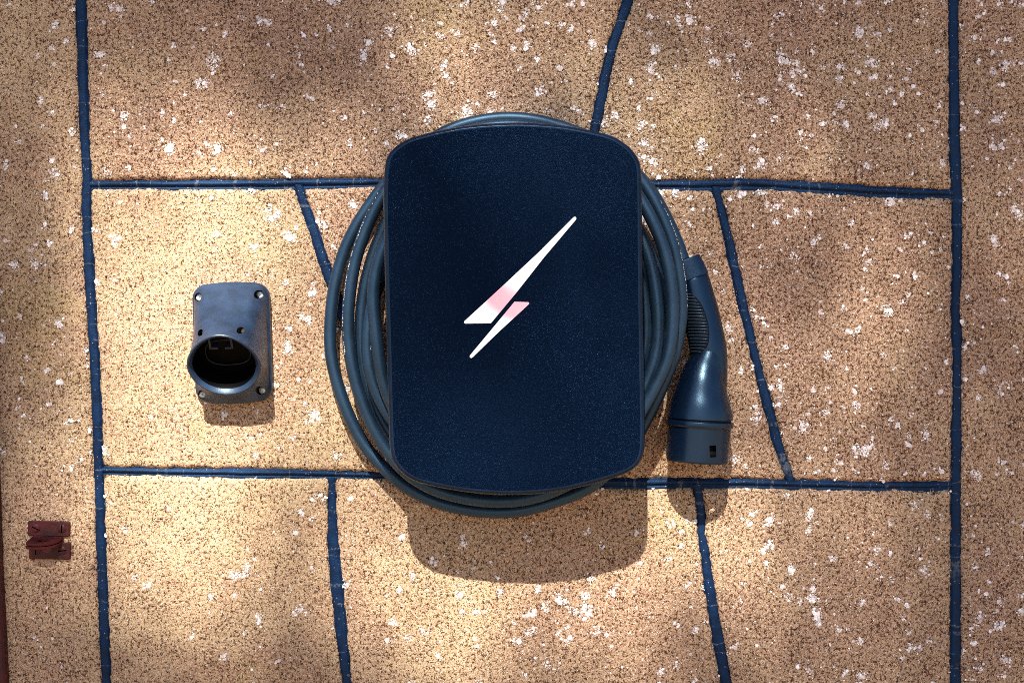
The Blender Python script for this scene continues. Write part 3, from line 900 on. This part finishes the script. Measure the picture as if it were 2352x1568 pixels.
# zinc screws: domed heads with star recess
def screw(x, z, d, r, parent, Hf, rot=0.0, slot=False, m=M_STEEL):
    n = 30; rs = []
    for dd, rr in ((0, 1.0), (0.35, 1.0), (0.75, 0.86), (1.0, 0.60)):
        rs.append([Hf(x + r * rr * math.cos(2 * math.pi * k / n), d + dd * r * 0.42, z + r * rr * math.sin(2 * math.pi * k / n)) for k in range(n)])
    pts = []
    for k in range(n):
        a = 2 * math.pi * k / n
        q = 0.36 if (not slot and (k % 5) < 2) else 0.20
        pts.append(Hf(x + r * q * math.cos(a + rot), d + r * 0.42, z + r * q * math.sin(a + rot)))
    rs.append(pts)
    rs.append([p + Vector((0, r * 0.35, 0)) for p in pts])
    o = obj('screw', *rings(rs), m, parent, smooth=35); fix_normals(o)
    return o
for i, (x, z) in enumerate(SCR):
    screw(x, z, 7.3, 3.9, hol, H, rot=i * 0.4)
for x, z in ((-21.5, 10.5), (17.5, 11.5)):
    screw(x, z, 40, 2.6, hol, H)
# throat: stadium lip and latch tabs
def throat(u, w, off):
    return H(LC[0] + u, LC[1] + w * math.sin(TIL) + off * math.cos(TIL), LC[2] + w * math.cos(TIL) - off * math.sin(TIL))
st = []
for k in range(60):
    a = 2 * math.pi * k / 60; ca, sa = math.cos(a), math.sin(a)
    st.append(throat(22 * math.copysign(abs(ca) ** 0.75, ca), -4 + 15 * math.copysign(abs(sa) ** 0.75, sa), -27))
st.append(st[0])
o = obj('throat_lip', *tube(st, 0.0007, 8, False), M_BODY, hol, smooth=180)
n = 60
o = obj('throat_floor', *rings([[throat(r * 32 * math.cos(2 * math.pi * k / n), r * 30 * math.sin(2 * math.pi * k / n), -29.5) for k in range(n)] for r in (0.9, 0.05)], False, True), M_HOLDIN, hol, smooth=180)
for s in (-1, 1):
    a = [throat(s * 10.5 + du, w, off) for off in (-12, -2.5) for du, w in ((-1, 31), (1, 31), (1, 17), (-1, 17))]
    b = [throat(s * 10.5 + du, w, off) for off in (-12, -2.5) for du, w in ((min(0, -s * 7) , 19), (max(0, -s * 7), 19), (max(0, -s * 7), 17), (min(0, -s * 7), 17))]
    ff = [(0, 1, 2, 3), (7, 6, 5, 4), (0, 4, 5, 1), (1, 5, 6, 2), (2, 6, 7, 3), (3, 7, 4, 0)]
    o = obj('latch_tab', *join([(a, ff), (b, ff)]), M_BODY, hol, smooth=None); fix_normals(o)

# ------------------------------------------------------------------ red hasp staple screwed to the wall
sc0 = W(115, 1239, 0)
has = empty('hasp_staple', (sc0.x, 0, sc0.z), 'small dark red painted hasp staple with slotted screws on the wall', 'hasp')
hr = Matrix.Rotation(math.radians(1.2), 3, 'Y')
def A(x, d, z):
    return hr @ Vector((x / 1000, -d / 1000, z / 1000)) + Vector((sc0.x, 0, sc0.z))
def slab(name, x0, x1, z0, z1, d1, r, parent):
    rs = [[A(a, d, b) for a, b in rrect((x0 + x1) / 2, (z0 + z1) / 2, (x1 - x0) / 2 - e, (z1 - z0) / 2 - e, r)] for d, e in ((-0.6, 0), (d1 - 0.7, 0), (d1, 0.7))]
    o = obj(name, *rings(rs), M_RED, parent, smooth=35); fix_normals(o); return o
slab('plate', -21.8, 20.0, 4.0, 19.0, 3.2, 1.6, has)
slab('plate', -20.2, 21.4, -19.2, -2.2, 3.0, 1.6, has)
slab('web', -16.5, 13.0, -3.0, 5.0, 2.2, 0.6, has)
for x, z, d, a in ((-13.6, 11.6, 3.0, -25), (12.6, 11.8, 3.0, 88), (-12.8, -10.8, 2.8, 85), (13.2, -10.2, 2.8, 6)):
    n = 28; rs = [[A(x + r * math.cos(2 * math.pi * k / n), dd, z + r * math.sin(2 * math.pi * k / n)) for k in range(n)] for dd, r in ((d - 1, 4.3), (d + 0.5, 4.3), (d + 1.1, 3.5), (d + 1.3, 2.0))]
    s = obj('screw', *rings(rs), M_RED, has, smooth=35); fix_normals(s)
    ca, sa = math.cos(math.radians(a)), math.sin(math.radians(a))
    c = obj('cutter', *rings([[A(x + u * ca - w * sa, dd, z + u * sa + w * ca) for u, w in ((-6, -.6), (6, -.6), (6, .6), (-6, .6))] for dd in (d + 0.2, d + 4)]), M_RED, None, None); fix_normals(c)
    boolean(s, [c])
# tongue: rounded plate standing out from the wall, drooping a little, padlock hole through it
def tong(u, d, t):
    """u along the wall, d outwards along the plate, t thickness"""
    al = math.radians(14)
    return A(u, 1.0 + d * math.cos(al) + t * math.sin(al), 3.4 - d * math.sin(al) + t * math.cos(al))
tp = [(-17, 0), (-19, 14), (-18.4, 17.5), (-16, 19.5), (-10, 20.5), (-3, 20), (4, 17.5), (9, 13.5), (12.5, 8), (13.6, 0)]
for name, t0, t1, grow in (('tongue', -2.6, 0.0, 0.0), ('tongue', -6.0, -3.4, 0.6)):
    rs = [[tong(u * (1 + grow * 0.01), d + grow, t) for u, d in tp] for t in (t0, t1)]
    o = obj(name, *rings(rs), M_RED, has, smooth=30); fix_normals(o)
    c = obj('cutter', *rings([[tong(-4 + 5.4 * math.cos(2 * math.pi * k / 28), 9.5 + 5.0 * math.sin(2 * math.pi * k / 28), t) for k in range(28)] for t in (t0 - 3, t1 + 3)]), M_RED, None, None); fix_normals(c)
    boolean(o, [c]); bevel(o, 0.0005, 2, 50)

# ------------------------------------------------------------------ unseen tree added behind the camera, leaves placed to dapple the sun
def tree():
    T0 = 10.0
    cc = W(1176, 784, 0) + SUN * T0
    t = empty('added_shade_tree', (cc.x - 0.6, cc.y - 0.5, 0), 'added unseen tree behind the viewer, leaves placed to dapple and shade the wall', 'tree')
    added_tree_bark = mat_plain('added_tree_bark', (0.09, 0.06, 0.04), 0.9, 0.2, 60, 0.004, 0.4)
    b = Vector((cc.x - 0.6, cc.y - 0.5, 0))
    top = Vector((cc.x - 0.3, cc.y - 1.4, cc.z))
    pts = catmull([b, b + Vector((0.1, -0.3, 1.6)), b + Vector((0.05, -0.9, 3.4)), top], False, 0.2)
    parts = [tube(pts, lambda i: 0.13 * (1 - 0.75 * i / len(pts)), 12)]
    for k in range(7):
        a = k * 0.9; s = pts[int(len(pts) * (0.55 + 0.06 * k))] if int(len(pts) * (0.55 + 0.06 * k)) < len(pts) else pts[-1]
        e = Vector(s) + Vector((1.5 * math.cos(a), -0.7 + 0.5 * math.sin(a), 0.7 + 0.1 * k))
        lp = catmull([s, (Vector(s) + e) / 2 + Vector((0, 0, 0.15)), e], False, 0.15)
        parts.append(tube(lp, lambda i, n=len(lp): 0.035 * (1 - 0.8 * i / n), 8))
    obj('added_tree_trunk', *join(parts), added_tree_bark, t, smooth=180)
    # crown openness shaped for the wanted sun pools on the wall (grid units)
    SPOT = [(425, 720, 235, 410, 1.0), (420, 1240, 230, 230, 0.72), (190, 350, 80, 110, 0.45), (1180, 1420, 420, 190, 0.55), (1560, 1180, 230, 160, 0.55), (1050, 90, 240, 160, 0.25), (700, 380, 220, 60, 0.35), (900, 1250, 130, 260, 0.35), (1700, 1400, 260, 160, 0.3), (760, 800, 90, 250, 0.45)]
    def open_(x, y):
        o = 0.23 if x < 1600 else 0.23 - 0.03 * min(1, (x - 1600) / 200)
        rx = max(0.0, abs(x - 1176) / 1176 - 0.62) / 0.26; ry = max(0.0, abs(y - 784) / 784 - 0.56) / 0.36
        o *= 1 / (1 + 7.0 * min(1.3, math.hypot(rx, ry)) ** 2)  # leaf cover thickened outwards to darken the frame edges
        for cx, cy, sx, sy, g in SPOT:
            q = ((x - cx) / sx) ** 2 + ((y - cy) / sy) ** 2
            o += g * math.exp(-q ** 1.8)
        o += 0.07 * noise.noise((x / 160, y / 160, 2.0))
        return min(0.99, max(0.02, o))
    ax_ = SUN; V = []; F = []
    X0, X1, Y0, Y1 = -900, 3250, -1000, 2600
    area = (X1 - X0) * (Y1 - Y0) * MM * MM
    LW, LL = 0.014, 0.024
    per = 0.00058
    nmax = int(area / per * 3.6)
    rr = random.Random(11)
    for _ in range(nmax):
        x = rr.uniform(X0, X1); y = rr.uniform(Y0, Y1)
        tau = -math.log(open_(x, y))
        if rr.random() > tau / 3.6: continue
        p = W(x, y, 0) + ax_ * (T0 + rr.uniform(-0.45, 0.45))
        u = Vector((rr.gauss(0, 1), rr.gauss(0, 1), rr.gauss(0, 1))).normalized(); w = u.orthogonal().normalized()
        w.rotate(Matrix.Rotation(rr.uniform(0, 6.28), 3, u))
        k = rr.uniform(.8, 1.2); j = len(V)
        V += [p - u * LL * k, p - u * LL * .2 * k + w * LW * k, p + u * LL * .5 * k + w * LW * .7 * k, p + u * LL * k, p + u * LL * .5 * k - w * LW * .7 * k, p - u * LL * .2 * k - w * LW * k]
        F.append((j, j + 1, j + 2, j + 3, j + 4, j + 5))
    leaf = mat_plain('added_tree_leaf', (0.06, 0.10, 0.025), 0.55, 0.4, None, 0, 0.4)
    o = obj('added_shade_crown', V, F, leaf, t, smooth=None)
    tag(o, kind='stuff')
tree()
